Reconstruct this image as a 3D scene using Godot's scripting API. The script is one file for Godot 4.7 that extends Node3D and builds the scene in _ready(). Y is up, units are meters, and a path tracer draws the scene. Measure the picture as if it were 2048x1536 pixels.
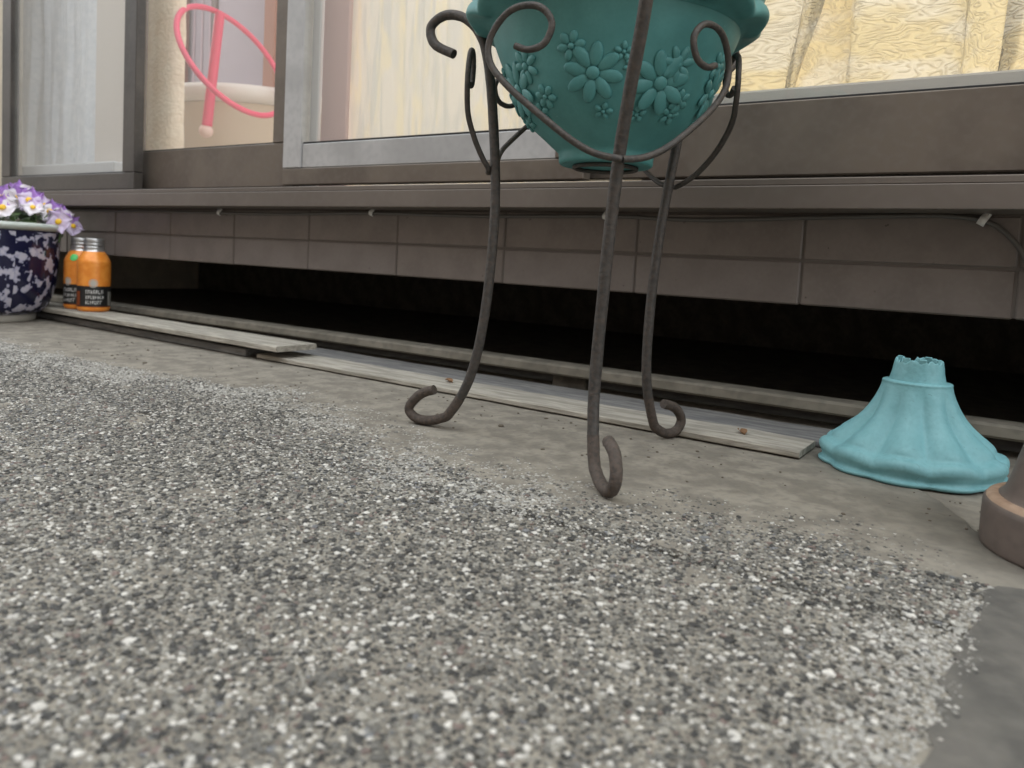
extends Node3D
# A shaded alley beside a house: washed-gravel floor, sliding windows over a tiled skirt, a wire plant stand with a turquoise pot.
# The tiled face of the house is the plane z = 0, x runs along the wall, the camera stands at z = 1.
const EYE := Vector3(0, 0.19, 1.0)
var M := {}
var taken := {}
var rng := RandomNumberGenerator.new()

# ---------------------------------------------------------------- helpers
func numbered(called: String) -> String:
	if not taken.has(called):
		taken[called] = 0
		return called
	taken[called] += 1
	return "%s_%03d" % [called, taken[called]]

func tag(o, label: String, category: String, group := ""):
	o.set_meta("label", label)
	o.set_meta("category", category)
	if group != "":
		o.set_meta("group", group)
	return o

func thing(called: String, label: String, category: String, at := Vector3.ZERO, group := "") -> Node3D:
	var o := Node3D.new()
	o.name = numbered(called)
	add_child(o)
	o.position = at
	tag(o, label, category, group)
	return o

func part(called: String, mesh: Mesh, mat, parent: Node3D, at := Vector3.ZERO) -> MeshInstance3D:
	var o := MeshInstance3D.new()
	o.name = called
	o.mesh = mesh
	if mat:
		o.material_override = mat
	parent.add_child(o, true)
	o.position = at
	return o

func one(called: String, mesh: Mesh, mat, label: String, category: String, at := Vector3.ZERO, group := "") -> MeshInstance3D:
	var o := MeshInstance3D.new()
	o.name = numbered(called)
	o.mesh = mesh
	o.material_override = mat
	add_child(o)
	o.position = at
	tag(o, label, category, group)
	return o

func struct(called: String, mesh: Mesh, mat, at := Vector3.ZERO) -> MeshInstance3D:
	var o := MeshInstance3D.new()
	o.name = called
	o.mesh = mesh
	o.material_override = mat
	add_child(o)
	o.position = at
	o.set_meta("kind", "structure")
	return o

# a point seen at (x, y) on the plane z0, moved along its sight line to the plane z1
func deeper(x: float, y: float, z0: float, z1: float) -> Vector3:
	var k := (EYE.z - z1) / (EYE.z - z0)
	return Vector3(EYE.x + (x - EYE.x) * k, EYE.y + (y - EYE.y) * k, z1)

func mat(color: Color, rough := 0.7, metal := 0.0) -> StandardMaterial3D:
	var m := StandardMaterial3D.new()
	m.albedo_color = color.linear_to_srgb()
	m.roughness = rough
	m.metallic = metal
	return m

func lin(r: float, g: float, b: float) -> Color:
	return Color(r, g, b)

func noise(freq: float, oct: int, s: int, kind := FastNoiseLite.TYPE_SIMPLEX_SMOOTH) -> FastNoiseLite:
	var n := FastNoiseLite.new()
	n.noise_type = kind
	n.frequency = freq
	n.fractal_octaves = oct
	n.seed = s
	return n

# tileable texture from two noises, colours given as linear values
func speckle(size: int, f1: float, f2: float, s: int, a: Color, b: Color, c: Color, mixing := 0.5) -> ImageTexture:
	var i1 := noise(f1, 4, s).get_seamless_image(size, size)
	var i2 := noise(f2, 3, s + 7).get_seamless_image(size, size)
	var im := Image.create(size, size, false, Image.FORMAT_RGB8)
	for y in size:
		for x in size:
			var u := i1.get_pixel(x, y).r
			var v := i2.get_pixel(x, y).r
			var col := a.lerp(b, clampf((u - 0.3) * 2.5, 0, 1)).lerp(c, clampf((v - 0.45) * 3.0, 0, 1) * mixing)
			im.set_pixel(x, y, col.linear_to_srgb())
	return ImageTexture.create_from_image(im)

func grey_noise(size: int, f: float, oct: int, s: int) -> ImageTexture:
	return ImageTexture.create_from_image(noise(f, oct, s).get_seamless_image(size, size))

# small chips, scratches and flecks of dirt on a texture
func flecked(tex: ImageTexture, count: int, color: Color, longest: int, s: int) -> ImageTexture:
	var im := tex.get_image()
	var r := RandomNumberGenerator.new()
	r.seed = s
	var n := im.get_width()
	for i in count:
		var p := Vector2(r.randi() % n, r.randi() % n)
		var d := Vector2.RIGHT.rotated(r.randf_range(-.7, .7))
		var k := r.randf_range(.3, .9)
		var w := 1 + r.randi() % 2
		for t in r.randi_range(1, longest):
			p += d
			d = d.rotated(r.randf_range(-.25, .25))
			for o in w:
				var x := posmod(int(p.x), n)
				var y := posmod(int(p.y) + o, n)
				im.set_pixel(x, y, im.get_pixel(x, y).lerp(color.linear_to_srgb(), k))
	return ImageTexture.create_from_image(im)

func tri(m: StandardMaterial3D, per_metre: float, world := false):
	m.uv1_triplanar = true
	m.uv1_world_triplanar = world
	m.uv1_scale = Vector3.ONE * per_metre
	return m

func textured(tex: Texture2D, per_metre: float, rough := 0.8, metal := 0.0, relief: Texture2D = null, depth := 0.1) -> StandardMaterial3D:
	var m := StandardMaterial3D.new()
	m.albedo_texture = tex
	m.roughness = rough
	m.metallic = metal
	if relief:
		m.heightmap_enabled = true
		m.heightmap_texture = relief
		m.heightmap_scale = depth
	return tri(m, per_metre)

# chamfered box spanning a..b
func box(a: Vector3, b: Vector3, ch := 0.0015) -> ArrayMesh:
	var lo := Vector3(minf(a.x, b.x), minf(a.y, b.y), minf(a.z, b.z))
	var hi := Vector3(maxf(a.x, b.x), maxf(a.y, b.y), maxf(a.z, b.z))
	var c := (lo + hi) / 2
	var e := (hi - lo) / 2
	ch = minf(ch, minf(e.x, minf(e.y, e.z)) * 0.6)
	var st := SurfaceTool.new()
	st.begin(Mesh.PRIMITIVE_TRIANGLES)
	st.set_smooth_group(-1)
	var p := func(sx, sy, sz, ax): # corner vertex that belongs to the face of axis ax
		var v := Vector3(sx * (e.x - ch), sy * (e.y - ch), sz * (e.z - ch))
		v[ax] += [sx, sy, sz][ax] * ch
		return c + v
	var quad := func(q): # orient outward (clockwise seen from outside)
		var n = (q[1] - q[0]).cross(q[2] - q[0])
		var mid = (q[0] + q[1] + q[2] + q[3]) / 4 - c
		var w = q if n.dot(mid) < 0 else [q[3], q[2], q[1], q[0]]
		for k in [0, 1, 2, 0, 2, 3]:
			st.add_vertex(w[k])
	for s in [-1, 1]:
		quad.call([p.call(s, -1, -1, 0), p.call(s, 1, -1, 0), p.call(s, 1, 1, 0), p.call(s, -1, 1, 0)])
		quad.call([p.call(-1, s, -1, 1), p.call(1, s, -1, 1), p.call(1, s, 1, 1), p.call(-1, s, 1, 1)])
		quad.call([p.call(-1, -1, s, 2), p.call(1, -1, s, 2), p.call(1, 1, s, 2), p.call(-1, 1, s, 2)])
		for t in [-1, 1]:
			quad.call([p.call(s, t, -1, 0), p.call(s, t, 1, 0), p.call(s, t, 1, 1), p.call(s, t, -1, 1)])
			quad.call([p.call(s, -1, t, 0), p.call(s, 1, t, 0), p.call(s, 1, t, 2), p.call(s, -1, t, 2)])
			quad.call([p.call(-1, s, t, 1), p.call(1, s, t, 1), p.call(1, s, t, 2), p.call(-1, s, t, 2)])
			for r in [-1, 1]:
				var a0 = p.call(s, t, r, 0)
				var a1 = p.call(s, t, r, 1)
				var a2 = p.call(s, t, r, 2)
				if (a1 - a0).cross(a2 - a0).dot(a0 - c) > 0:
					var sw = a1
					a1 = a2
					a2 = sw
				st.add_vertex(a0)
				st.add_vertex(a1)
				st.add_vertex(a2)
	st.generate_normals()
	return st.commit()

# grid of points [row][col] as a smooth surface; close joins last column to first
func skin(rows: Array, close := false, cap_a := false, cap_b := false, uv := false) -> ArrayMesh:
	var st := SurfaceTool.new()
	st.begin(Mesh.PRIMITIVE_TRIANGLES)
	st.set_smooth_group(0)
	var nr := rows.size()
	var nc: int = rows[0].size()
	for i in nr:
		var cols := nc + (1 if close and uv else 0)
		for j in cols:
			if uv:
				st.set_uv(Vector2(float(j) / (cols - 1), float(i) / (nr - 1)))
			st.add_vertex(rows[i][j % nc])
	var w := nc + (1 if close and uv else 0)
	for i in nr - 1:
		for j in (nc if close else nc - 1):
			var j2 := j + 1 if (uv or not close) else (j + 1) % nc
			var q := [i * w + j, i * w + j2, (i + 1) * w + j2, (i + 1) * w + j]
			for k in [0, 1, 2, 0, 2, 3]:
				st.add_index(q[k])
	var extra := nr * w
	for e in 2:
		if not [cap_a, cap_b][e]:
			continue
		var row: Array = rows[0] if e == 0 else rows[nr - 1]
		var mid := Vector3.ZERO
		for v in row:
			mid += v
		mid /= nc
		st.set_smooth_group(1 + e)
		if uv:
			st.set_uv(Vector2(0, 0.999 if e else 0.001))
		st.add_vertex(mid)
		for v in row:
			st.add_vertex(v)
		for j in nc:
			var a := extra + 1 + j
			var b := extra + 1 + (j + 1) % nc
			for k in ([extra, a, b] if e == 1 else [extra, b, a]):
				st.add_index(k)
		extra += nc + 1
	st.generate_normals()
	return st.commit()

# tube along a path with a radius per point
func tube(path: Array, rad, sides := 10, rough := 0.0) -> ArrayMesh:
	var rows := []
	var n := path.size()
	var t0: Vector3 = (path[1] - path[0]).normalized()
	var side := t0.cross(Vector3.UP if absf(t0.y) < 0.9 else Vector3.RIGHT).normalized()
	for i in n:
		var t: Vector3 = (path[mini(i + 1, n - 1)] - path[maxi(i - 1, 0)]).normalized()
		side = (side - t * side.dot(t)).normalized()
		var up := t.cross(side)
		var r: float = rad[i] if rad is Array else rad
		var ring := []
		for k in sides:
			var a := TAU * k / sides
			var rr := r * (1.0 + rough * (rng.randf() - 0.5))
			ring.append(path[i] + (side * cos(a) + up * sin(a)) * rr)
		rows.append(ring)
	return skin(rows, true, true, true)

func smooth(pts: Array, step := 6) -> Array:
	var out := []
	var n := pts.size()
	for i in n - 1:
		var a = pts[maxi(i - 1, 0)]
		var b = pts[i]
		var c = pts[i + 1]
		var d = pts[mini(i + 2, n - 1)]
		for k in step:
			out.append(b.cubic_interpolate(c, a, d, float(k) / step))
	out.append(pts[n - 1])
	return out

# profile [Vector2(radius, y)] turned about y; shape(angle, row fraction, v) may change the radius and height
func lathe(profile: Array, segs := 48, shape = null, cap_a := false, cap_b := false, uv := false) -> ArrayMesh:
	var rows := []
	for i in profile.size():
		var ring := []
		for k in segs:
			var a := TAU * k / segs
			var v: Vector2 = profile[i]
			if shape:
				v = shape.call(a, float(i) / (profile.size() - 1), v)
			ring.append(Vector3(cos(a) * v.x, v.y, sin(a) * v.x))
		rows.append(ring)
	return skin(rows, true, cap_a, cap_b, uv)

func ball(r: Vector3, segs := 10, rings := 6, at := Vector3.ZERO, turn := Basis.IDENTITY) -> ArrayMesh:
	var rows := []
	for i in rings + 1:
		var ph := PI * i / rings
		var ring := []
		for k in segs:
			var a := TAU * k / segs
			ring.append(at + turn * Vector3(r.x * sin(ph) * cos(a), r.y * cos(ph), r.z * sin(ph) * sin(a)))
		rows.append(ring)
	return skin(rows, true)

# flat or wavy sheet: f(u, v) gives a point
func sheet(nu: int, nv: int, f: Callable, uv := false) -> ArrayMesh:
	var rows := []
	for j in nv + 1:
		var row := []
		for i in nu + 1:
			row.append(f.call(float(i) / nu, float(j) / nv))
		rows.append(row)
	return skin(rows, false, false, false, uv)

# ---------------------------------------------------------------- materials
func make_materials():
	var fine := grey_noise(512, 0.06, 4, 11)
	M.fine = fine
	M.mortar = tri(textured(speckle(512, 0.012, 0.05, 3, lin(.19, .172, .142), lin(.275, .252, .208), lin(.15, .138, .118), 0.45), 3.0, 0.95, 0, fine, 0.1), 3.0, true)
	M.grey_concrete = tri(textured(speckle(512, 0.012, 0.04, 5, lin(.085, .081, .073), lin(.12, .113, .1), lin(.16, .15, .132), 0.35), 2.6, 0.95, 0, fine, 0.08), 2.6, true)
	M.earth = textured(speckle(256, 0.02, 0.08, 7, lin(.07, .062, .052), lin(.11, .1, .082), lin(.05, .045, .038), .5), 3.0, 1.0)
	M.tile = textured(speckle(256, 0.01, 0.12, 21, lin(.14, .118, .106), lin(.162, .138, .125), lin(.122, .103, .093), 0.3), 4.0, 0.5)
	M.tile_b = textured(speckle(256, 0.012, 0.12, 25, lin(.148, .125, .113), lin(.172, .147, .133), lin(.132, .112, .101), 0.3), 4.0, 0.5)
	M.tile_c = textured(speckle(256, 0.012, 0.1, 27, lin(.134, .112, .1), lin(.156, .132, .118), lin(.185, .162, .146), 0.25), 4.0, 0.42)
	M.grout = mat(lin(.12, .105, .094), 0.95)
	M.bronze = textured(speckle(256, 0.008, 0.12, 31, lin(.115, .095, .078), lin(.15, .125, .102), lin(.19, .17, .15), 0.18), 2.0, 0.42, 0.35)
	M.bronze_dark = textured(speckle(256, 0.008, 0.12, 33, lin(.05, .044, .04), lin(.075, .066, .058), lin(.12, .11, .1), 0.15), 2.0, 0.45, 0.3)
	M.sill = textured(speckle(256, 0.005, 0.15, 35, lin(.125, .105, .09), lin(.15, .126, .108), lin(.19, .168, .15), 0.15), 1.2, 0.5, 0.25)
	M.alu = textured(speckle(256, 0.01, 0.1, 37, lin(.36, .36, .36), lin(.44, .44, .44), lin(.3, .3, .31), 0.3), 2.0, 0.4, 0.2)
	M.rubber = mat(lin(.02, .02, .02), 0.8)
	var g := StandardMaterial3D.new()
	g.transparency = BaseMaterial3D.TRANSPARENCY_ALPHA
	g.albedo_color = Color(0.92, 0.95, 0.94, 0.06)
	g.roughness = 0.02
	g.metallic_specular = 0.5
	M.glass = g
	M.plaster = textured(speckle(256, 0.02, 0.1, 41, lin(.5, .46, .38), lin(.6, .55, .45), lin(.42, .39, .33), 0.3), 1.5, 0.95, 0, fine, 0.1)
	M.room = mat(lin(.55, .5, .42), 0.9)
	M.plank = textured(speckle(512, 0.02, 0.07, 43, lin(.3, .28, .235), lin(.45, .42, .36), lin(.22, .205, .18), 0.5), 3.0, 0.9, 0, fine, 0.1)
	M.plank.uv1_scale = Vector3(0.8, 6, 6)
	M.plank_grey = textured(speckle(512, 0.02, 0.07, 45, lin(.15, .15, .15), lin(.24, .235, .225), lin(.1, .1, .1), 0.5), 3.0, 0.9, 0, fine, 0.1)
	M.plank_grey.uv1_scale = Vector3(0.8, 6, 6)
	M.beam = textured(speckle(256, 0.02, 0.07, 47, lin(.2, .185, .15), lin(.27, .25, .205), lin(.14, .13, .11), 0.5), 2.0, 0.9)
	M.iron = textured(speckle(512, 0.03, 0.035, 51, lin(.048, .046, .044), lin(.082, .076, .07), lin(.13, .085, .06), 0.3), 9.0, 0.62, 0.35, fine, 0.05)
	M.rust = textured(speckle(512, 0.03, 0.05, 53, lin(.056, .047, .041), lin(.096, .078, .066), lin(.14, .095, .068), 0.45), 9.0, 0.8, 0.15, fine, 0.06)
	M.pot = textured(speckle(512, 0.01, 0.08, 61, lin(.062, .225, .225), lin(.08, .27, .27), lin(.05, .19, .19), 0.3), 5.0, 0.5, 0)
	M.pedestal = textured(speckle(512, 0.012, 0.06, 63, lin(.165, .385, .415), lin(.21, .45, .485), lin(.125, .3, .325), 0.35), 6.0, 0.55, 0, fine, 0.03)
	M.soil = mat(lin(.03, .022, .016), 1.0)
	M.column = textured(speckle(256, 0.015, 0.08, 65, lin(.1, .078, .066), lin(.14, .11, .094), lin(.07, .058, .05), 0.4), 4.0, 0.6)
	M.column_edge = textured(speckle(256, 0.03, 0.08, 67, lin(.3, .2, .135), lin(.38, .27, .19), lin(.2, .13, .09), 0.5), 6.0, 0.7)
	M.cable = mat(lin(.09, .085, .078), 0.55)
	M.clip = mat(lin(.72, .72, .7), 0.5)
	M.pedestal.albedo_texture = flecked(M.pedestal.albedo_texture, 26, lin(.05, .1, .1), 16, 2)
	M.pot.albedo_texture = flecked(M.pot.albedo_texture, 40, lin(.15, .34, .33), 10, 3)
	for m in [M.tile, M.tile_b, M.tile_c]:
		m.albedo_texture = flecked(m.albedo_texture, 14, lin(.05, .042, .036), 4, 4)
	M.nail = mat(lin(.3, .3, .3), 0.4, 0.8)

# ---------------------------------------------------------------- the ground
var edge := [Vector2(-3.2, .33), Vector2(-2.2, .318), Vector2(-1.668, .311), Vector2(-1.394, .346), Vector2(-1.25, .336), Vector2(-1.081, .326), Vector2(-.972, .324), Vector2(-.919, .312), Vector2(-.847, .266), Vector2(-.733, .279), Vector2(-.613, .314), Vector2(-.499, .36), Vector2(-.43, .366), Vector2(-.364, .378), Vector2(-.294, .38), Vector2(-.225, .354), Vector2(-.163, .343), Vector2(-.107, .326), Vector2(-.05, .35), Vector2(-.022, .378), Vector2(-.003, .419), Vector2(-.008, .509), Vector2(-.011, .56), Vector2(-.014, .618), Vector2(-.02, .70), Vector2(-.05, .9), Vector2(-.02, 1.9)]

func build_ground():
	# mortar bed with a joint that runs from the wall out past the pedestal
	var joint := [Vector2(-.13, -.1), Vector2(-.1, .12), Vector2(-.065, .199), Vector2(-.042, .237), Vector2(-.017, .294), Vector2(.01, .36), Vector2(.05, .5), Vector2(.09, .9), Vector2(.1, 4.2)]
	joint = smooth(joint, 5)
	var g := 0.0016
	var nn := noise(9.0, 2, 5)
	var bed := func(x0, side):
		var rows := []
		for q in joint:
			var w := nn.get_noise_2d(q.x * 8, q.y * 8) * 0.004
			var row := []
			for k in 13:
				var f := float(k) / 12
				row.append(Vector3(lerpf(q.x + side * g + w, x0, f * f), 0, q.y))
			row.push_front(row[0] + Vector3(-side * 0.0008, -0.006, 0))
			rows.append(row)
		return skin(rows)
	struct("ground", bed.call(-15.0, -1), M.mortar)
	struct("pavement", bed.call(6.0, 1), M.mortar, Vector3(0, -0.0015, 0))
	struct("subsoil", box(Vector3(-15, -.2, -2.5), Vector3(6, -.006, 4.2)), M.earth)
	# washed aggregate
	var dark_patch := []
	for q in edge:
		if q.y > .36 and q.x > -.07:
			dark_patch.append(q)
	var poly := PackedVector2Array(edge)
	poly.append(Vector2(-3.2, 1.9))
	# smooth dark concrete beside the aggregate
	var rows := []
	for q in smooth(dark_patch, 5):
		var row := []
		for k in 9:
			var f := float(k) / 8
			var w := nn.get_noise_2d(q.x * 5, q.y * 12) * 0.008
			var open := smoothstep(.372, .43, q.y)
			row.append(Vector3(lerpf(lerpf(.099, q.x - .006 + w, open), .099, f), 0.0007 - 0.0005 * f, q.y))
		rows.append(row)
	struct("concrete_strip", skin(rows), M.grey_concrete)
	rng.seed = 77
	var jag := noise(14.0, 3, 9)
	var patch := noise(3.0, 2, 19)
	var bald := noise(8.0, 3, 23)
	var pitch := 0.00255
	var xf := []
	var cols := []
	var z := 0.22
	var row_i := 0
	while z < 1.75:
		var x := -2.9 if z > .3 else -1.2
		var stop := 0.05
		# only as wide as the lens and a few steps aside can see
		x = maxf(x, -0.75 - (1.75 - z) * 1.75)
		while x < stop:
			var p := Vector2(x + rng.randf_range(-.4, .4) * pitch, z + rng.randf_range(-.4, .4) * pitch)
			x += pitch
			var q := p + Vector2(jag.get_noise_2d(p.x, p.y), jag.get_noise_2d(p.x + 31, p.y + 7)) * (0.028 if p.x < -.08 else 0.012)
			if not Geometry2D.is_point_in_polygon(q, poly):
				continue
			# how deep the stone is sunk in the mortar, by its distance to the trowelled margin
			var sink := 0.0
			var bloom := 0.0
			if p.y < .62 or p.x > -.12:
				var d := 9.0
				for k in range(1, 25):
					d = minf(d, Geometry2D.get_closest_point_to_segment(q, edge[k], edge[k + 1]).distance_to(q))
				var wide := 0.12 if p.x > -.8 else 0.05
				if p.x > -.2:
					wide = 0.11
				sink = clampf(1.0 - d / wide + jag.get_noise_2d(p.x * 1.7 + 9, p.y * 1.7) * .5, 0, 1) * clampf(1.5 - d / wide, 0, 1)
				if p.y > .42 and p.x > -.12:
					sink = 0.0
					bloom = clampf(.95 - d / .045 + jag.get_noise_2d(p.x * .6, p.y * .6 + 3), 0, .7)
				if p.x < -.3:
					bloom = clampf(1.1 - d / .13 + jag.get_noise_2d(p.x * .4, p.y * .4 + 3), 0, .75)
			sink += clampf(bald.get_noise_2d(p.x, p.y) * 2.2 - 0.95, 0, 0.5)
			if rng.randf() < sink * 0.85:
				continue
			var s := 0.00118 * exp(rng.randfn(0, 0.32))
			s = clampf(s, .0006, .0028)
			var b := Basis.from_euler(Vector3(rng.randf() * TAU, rng.randf() * TAU, rng.randf() * TAU))
			b = Basis.from_scale(Vector3(1, 0.55, 1)) * b * Basis.from_scale(Vector3(s * rng.randf_range(.85, 1.35), s * rng.randf_range(.8, 1.1), s))
			var lift := s * (-0.05 + rng.randf_range(-.3, .3)) - sink * s * 0.55
			xf.append(Transform3D(b, Vector3(p.x, lift, p.y)))
			var t := rng.randf() + patch.get_noise_2d(p.x, p.y) * 0.12
			var c: Color
			var j := rng.randf_range(.8, 1.25)
			if t < .27:
				c = lin(.045, .0445, .042) * j
			elif t < .55:
				c = lin(.125, .121, .108) * j
			elif t < .83:
				c = lin(.26, .25, .218) * j
			elif t < .93:
				c = lin(.53, .515, .475) * j
			elif t < .97:
				c = lin(.15, .115, .1) * j
			else:
				c = lin(.15, .155, .16) * j
			# lime bloom on the stones along the trowelled margin
			if bloom > 0 and rng.randf() < bloom:
				c = c.lerp(lin(.44, .43, .395) * j, .65)
			cols.append(c)
		z += pitch * 0.92
		row_i += 1
	var stone := ball(Vector3.ONE, 8, 5)
	var arr := stone.surface_get_arrays(0)
	var vs: PackedVector3Array = arr[Mesh.ARRAY_VERTEX]
	var sn := noise(0.7, 2, 4)
	for i in vs.size():
		vs[i] *= 1.0 + sn.get_noise_3dv(vs[i] * 2.2) * 0.8
	arr[Mesh.ARRAY_VERTEX] = vs
	var am := ArrayMesh.new()
	am.add_surface_from_arrays(Mesh.PRIMITIVE_TRIANGLES, arr)
	var st := SurfaceTool.new()
	st.create_from(am, 0)
	st.generate_normals()
	var mm := MultiMesh.new()
	mm.transform_format = MultiMesh.TRANSFORM_3D
	mm.use_colors = true
	mm.mesh = st.commit()
	mm.instance_count = xf.size()
	for i in xf.size():
		mm.set_instance_transform(i, xf[i])
		mm.set_instance_color(i, cols[i])
	var mi := MultiMeshInstance3D.new()
	mi.name = "washed_gravel"
	mi.multimesh = mm
	var pm := StandardMaterial3D.new()
	pm.vertex_color_use_as_albedo = true
	pm.roughness = 0.6
	mi.material_override = pm
	add_child(mi)
	mi.set_meta("kind", "stuff")
	tag(mi, "grey and beige washed pebbles set in the mortar floor", "gravel")
	print("pebbles ", xf.size())

# ---------------------------------------------------------------- the house
func build_house():
	var hw := thing("house_wall", "house wall with brown tiled skirt and long bronze window sill", "wall")
	# tiles hang on a board above an open gap
	part("skirt_board", box(Vector3(-3.4, .1605, -.05), Vector3(1.2, .285, -.002), .001), M.grout, hw)
	var n0 := -3.18
	for r in 2:
		var y0 := .1595 if r == 0 else .2158
		var y1 := .2135 if r == 0 else .272
		for i in 19:
			var x0 := n0 + i * .2262 + .0012
			var x1 := x0 + .2238
			var o := part("tile", box(Vector3(x0, y0, -.012), Vector3(x1, y1, 0), .0018), [M.tile, M.tile_b, M.tile_c][(i * 7 + r * 5 + i * i) % 3], hw)
			o.position = Vector3(0, sin(i * 5.1 + r) * .0004, sin(i * 3.7 + r * 2) * .0006)
	# sill in two steps and the track on it
	part("window_sill", box(Vector3(-3.4, .2735, -.08), Vector3(1.2, .301, .06), .001), M.sill, hw)
	part("sill_lip", box(Vector3(-3.4, .3012, -.06), Vector3(1.2, .3095, .0585), .001), M.sill, hw)
	part("track", box(Vector3(-3.4, .3097, .002), Vector3(1.2, .316, .006), .0008), M.bronze, hw)
	part("lower_floor", box(Vector3(-3.4, .24, -1.3), Vector3(1.2, .301, -.0815), .001), M.room, hw)
	part("header", box(Vector3(-3.4, 1.75, -.035), Vector3(1.2, 2.5, .02), .003), M.plaster, hw)
	part("head_frame", box(Vector3(-3.4, 1.7, -.035), Vector3(1.2, 1.749, .045), .003), M.bronze_dark, hw)
	part("jamb", box(Vector3(-3.4, .31, -.03), Vector3(-2.36, 2.5, .022), .003), M.plaster, hw)
	part("jamb", box(Vector3(.9, .31, -.08), Vector3(1.2, 2.5, .022), .003), M.plaster, hw)
	# void under the floor
	part("foundation_back", box(Vector3(-3.4, -.05, -1.3), Vector3(1.2, .239, -1.22), .002), M.earth, hw)
	part("foundation_end", box(Vector3(-3.4, -.05, -1.219), Vector3(-3.3, .239, -.052), .002), M.plaster, hw)
	part("foundation_end", box(Vector3(1.1, -.05, -1.219), Vector3(1.2, .239, -.052), .002), M.plaster, hw)
	# room behind the glass, left roofless and low-walled so sun reaches the curtains
	part("low_room_wall", box(Vector3(-3.4, .3015, -1.3), Vector3(1.2, 1.1, -1.22), .002), M.room, hw)
	part("low_room_end", box(Vector3(-3.4, .3015, -1.219), Vector3(-3.3, 1.1, -.082), .002), M.room, hw)
	part("low_room_end", box(Vector3(1.1, .3015, -1.219), Vector3(1.2, 1.1, -.082), .002), M.room, hw)
	# timber lying in the gap
	var wob := noise(2.0, 3, 71)
	var board := func(x0, x1, za, zb, y0, y1, turn):
		var rows := []
		var n := 26
		for i in n + 1:
			var f := float(i) / n
			var x := lerpf(x0, x1, f)
			var k: float = turn * (f - .5)
			var e := wob.get_noise_2d(x * 9, za * 40) * .0022
			var e2 := wob.get_noise_2d(x * 14, 5 + za * 40) * .0012
			rows.append([Vector3(x, y0, za + k), Vector3(x, y0, zb + k + e), Vector3(x, y0 + .001, zb + k + e + .001), Vector3(x, y1 - .0015 + e2, zb + k + e + .001), Vector3(x, y1 + e2, zb + k + e - .001), Vector3(x, y1 + e2, za + k + .001), Vector3(x, y1 - .002, za + k)])
		var st := SurfaceTool.new()
		st.begin(Mesh.PRIMITIVE_TRIANGLES)
		st.set_smooth_group(-1)
		for i in n:
			for j in 7:
				var a = rows[i][j]
				var b = rows[i][(j + 1) % 7]
				var c = rows[i + 1][(j + 1) % 7]
				var d = rows[i + 1][j]
				for v in [a, d, c, a, c, b]:
					st.add_vertex(v)
		for i in [0, n]:
			for j in range(1, 6):
				for v in [rows[i][0], rows[i][j], rows[i][j + 1]]:
					st.add_vertex(v)
		st.generate_normals()
		return st.commit()
	one("wood_lath", board.call(-1.12, -.188, .07, .144, .002, .0095, .03), M.plank, "pale thin lath along the dark gap, running from raised board to pedestal", "lath")
	one("grey_board", board.call(-1.3, -.12, -.02, .066, .001, .008, .03), M.plank_grey, "dark grey flat board lying behind the pale lath under the skirt", "board")
	one("raised_board", board.call(-2.75, -1.045, .03, .118, .021, .031, .06), M.plank, "weathered pale board carrying the orange cans, propped on the lath end", "board")
	one("support_board", board.call(-2.7, -1.15, .02, .1, .0015, .0145, .06), M.plank_grey, "low grey board beneath the board that carries the orange cans", "board")
	one("spacer_block", box(Vector3(-1.36, .0147, .035), Vector3(-1.28, .0208, .085), .001), M.plank_grey, "small grey block propping up the weathered raised board", "block")
	for x in [-.62]:
		one("beam_block", box(Vector3(x, -.005, -.075), Vector3(x + .06, .0208, -.05), .002), M.earth, "small dark block carrying the tan beam in the gap", "block")
	one("ground_beam", box(Vector3(-2.6, .021, -.08), Vector3(.9, .038, -.035), .003), M.beam, "long tan beam lying in the dark gap under the skirt", "beam")

func sash(called: String, label: String, x0: float, x1: float, z: float, lower: Array, stile: float, mats: Array, stile_a := -1.0) -> Node3D:
	if stile_a < 0:
		stile_a = stile
	# lower: list of [y0, y1, material, setback] rails from the bottom up
	var t := thing(called, label, "window", Vector3(x0, .31, z), "sliding window sashes above the tiled skirt")
	var w := x1 - x0
	var d := 0.022
	var y := 0.0
	for l in lower:
		part("bottom_rail", box(Vector3(stile_a if l[3] > 0 else 0.0, l[0] - .31 + (.0008 if y > 0 else 0.0), -d), Vector3(w - stile if l[3] > 0 else w, l[1] - .31, -l[3]), .0015), l[2], t)
		y = l[1] - .31
	var sy := 0.0
	for l in lower:
		if l[3] <= 0:
			sy = l[1] - .31
	part("stile", box(Vector3(0, sy + .0008, -d), Vector3(stile_a - .0008, 1.38, 0), .0015), mats[0], t)
	part("stile", box(Vector3(w - stile + .0008, sy + .0008, -d), Vector3(w, 1.38, 0), .0015), mats[1], t)
	part("top_rail", box(Vector3(stile_a, 1.34, -d), Vector3(w - stile, 1.38, -.001), .0015), mats[0], t)
	part("glass_pane", box(Vector3(stile_a - .003, y - .004, -d * .5 - .002), Vector3(w - stile + .003, 1.342, -d * .5 + .002), .0003), M.glass, t)
	part("gasket", box(Vector3(stile_a, y + .0005, -d * .5 + .0025), Vector3(w - stile, y + .0035, -d * .5 + .0055), .0005), M.rubber, t)
	return t

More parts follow.
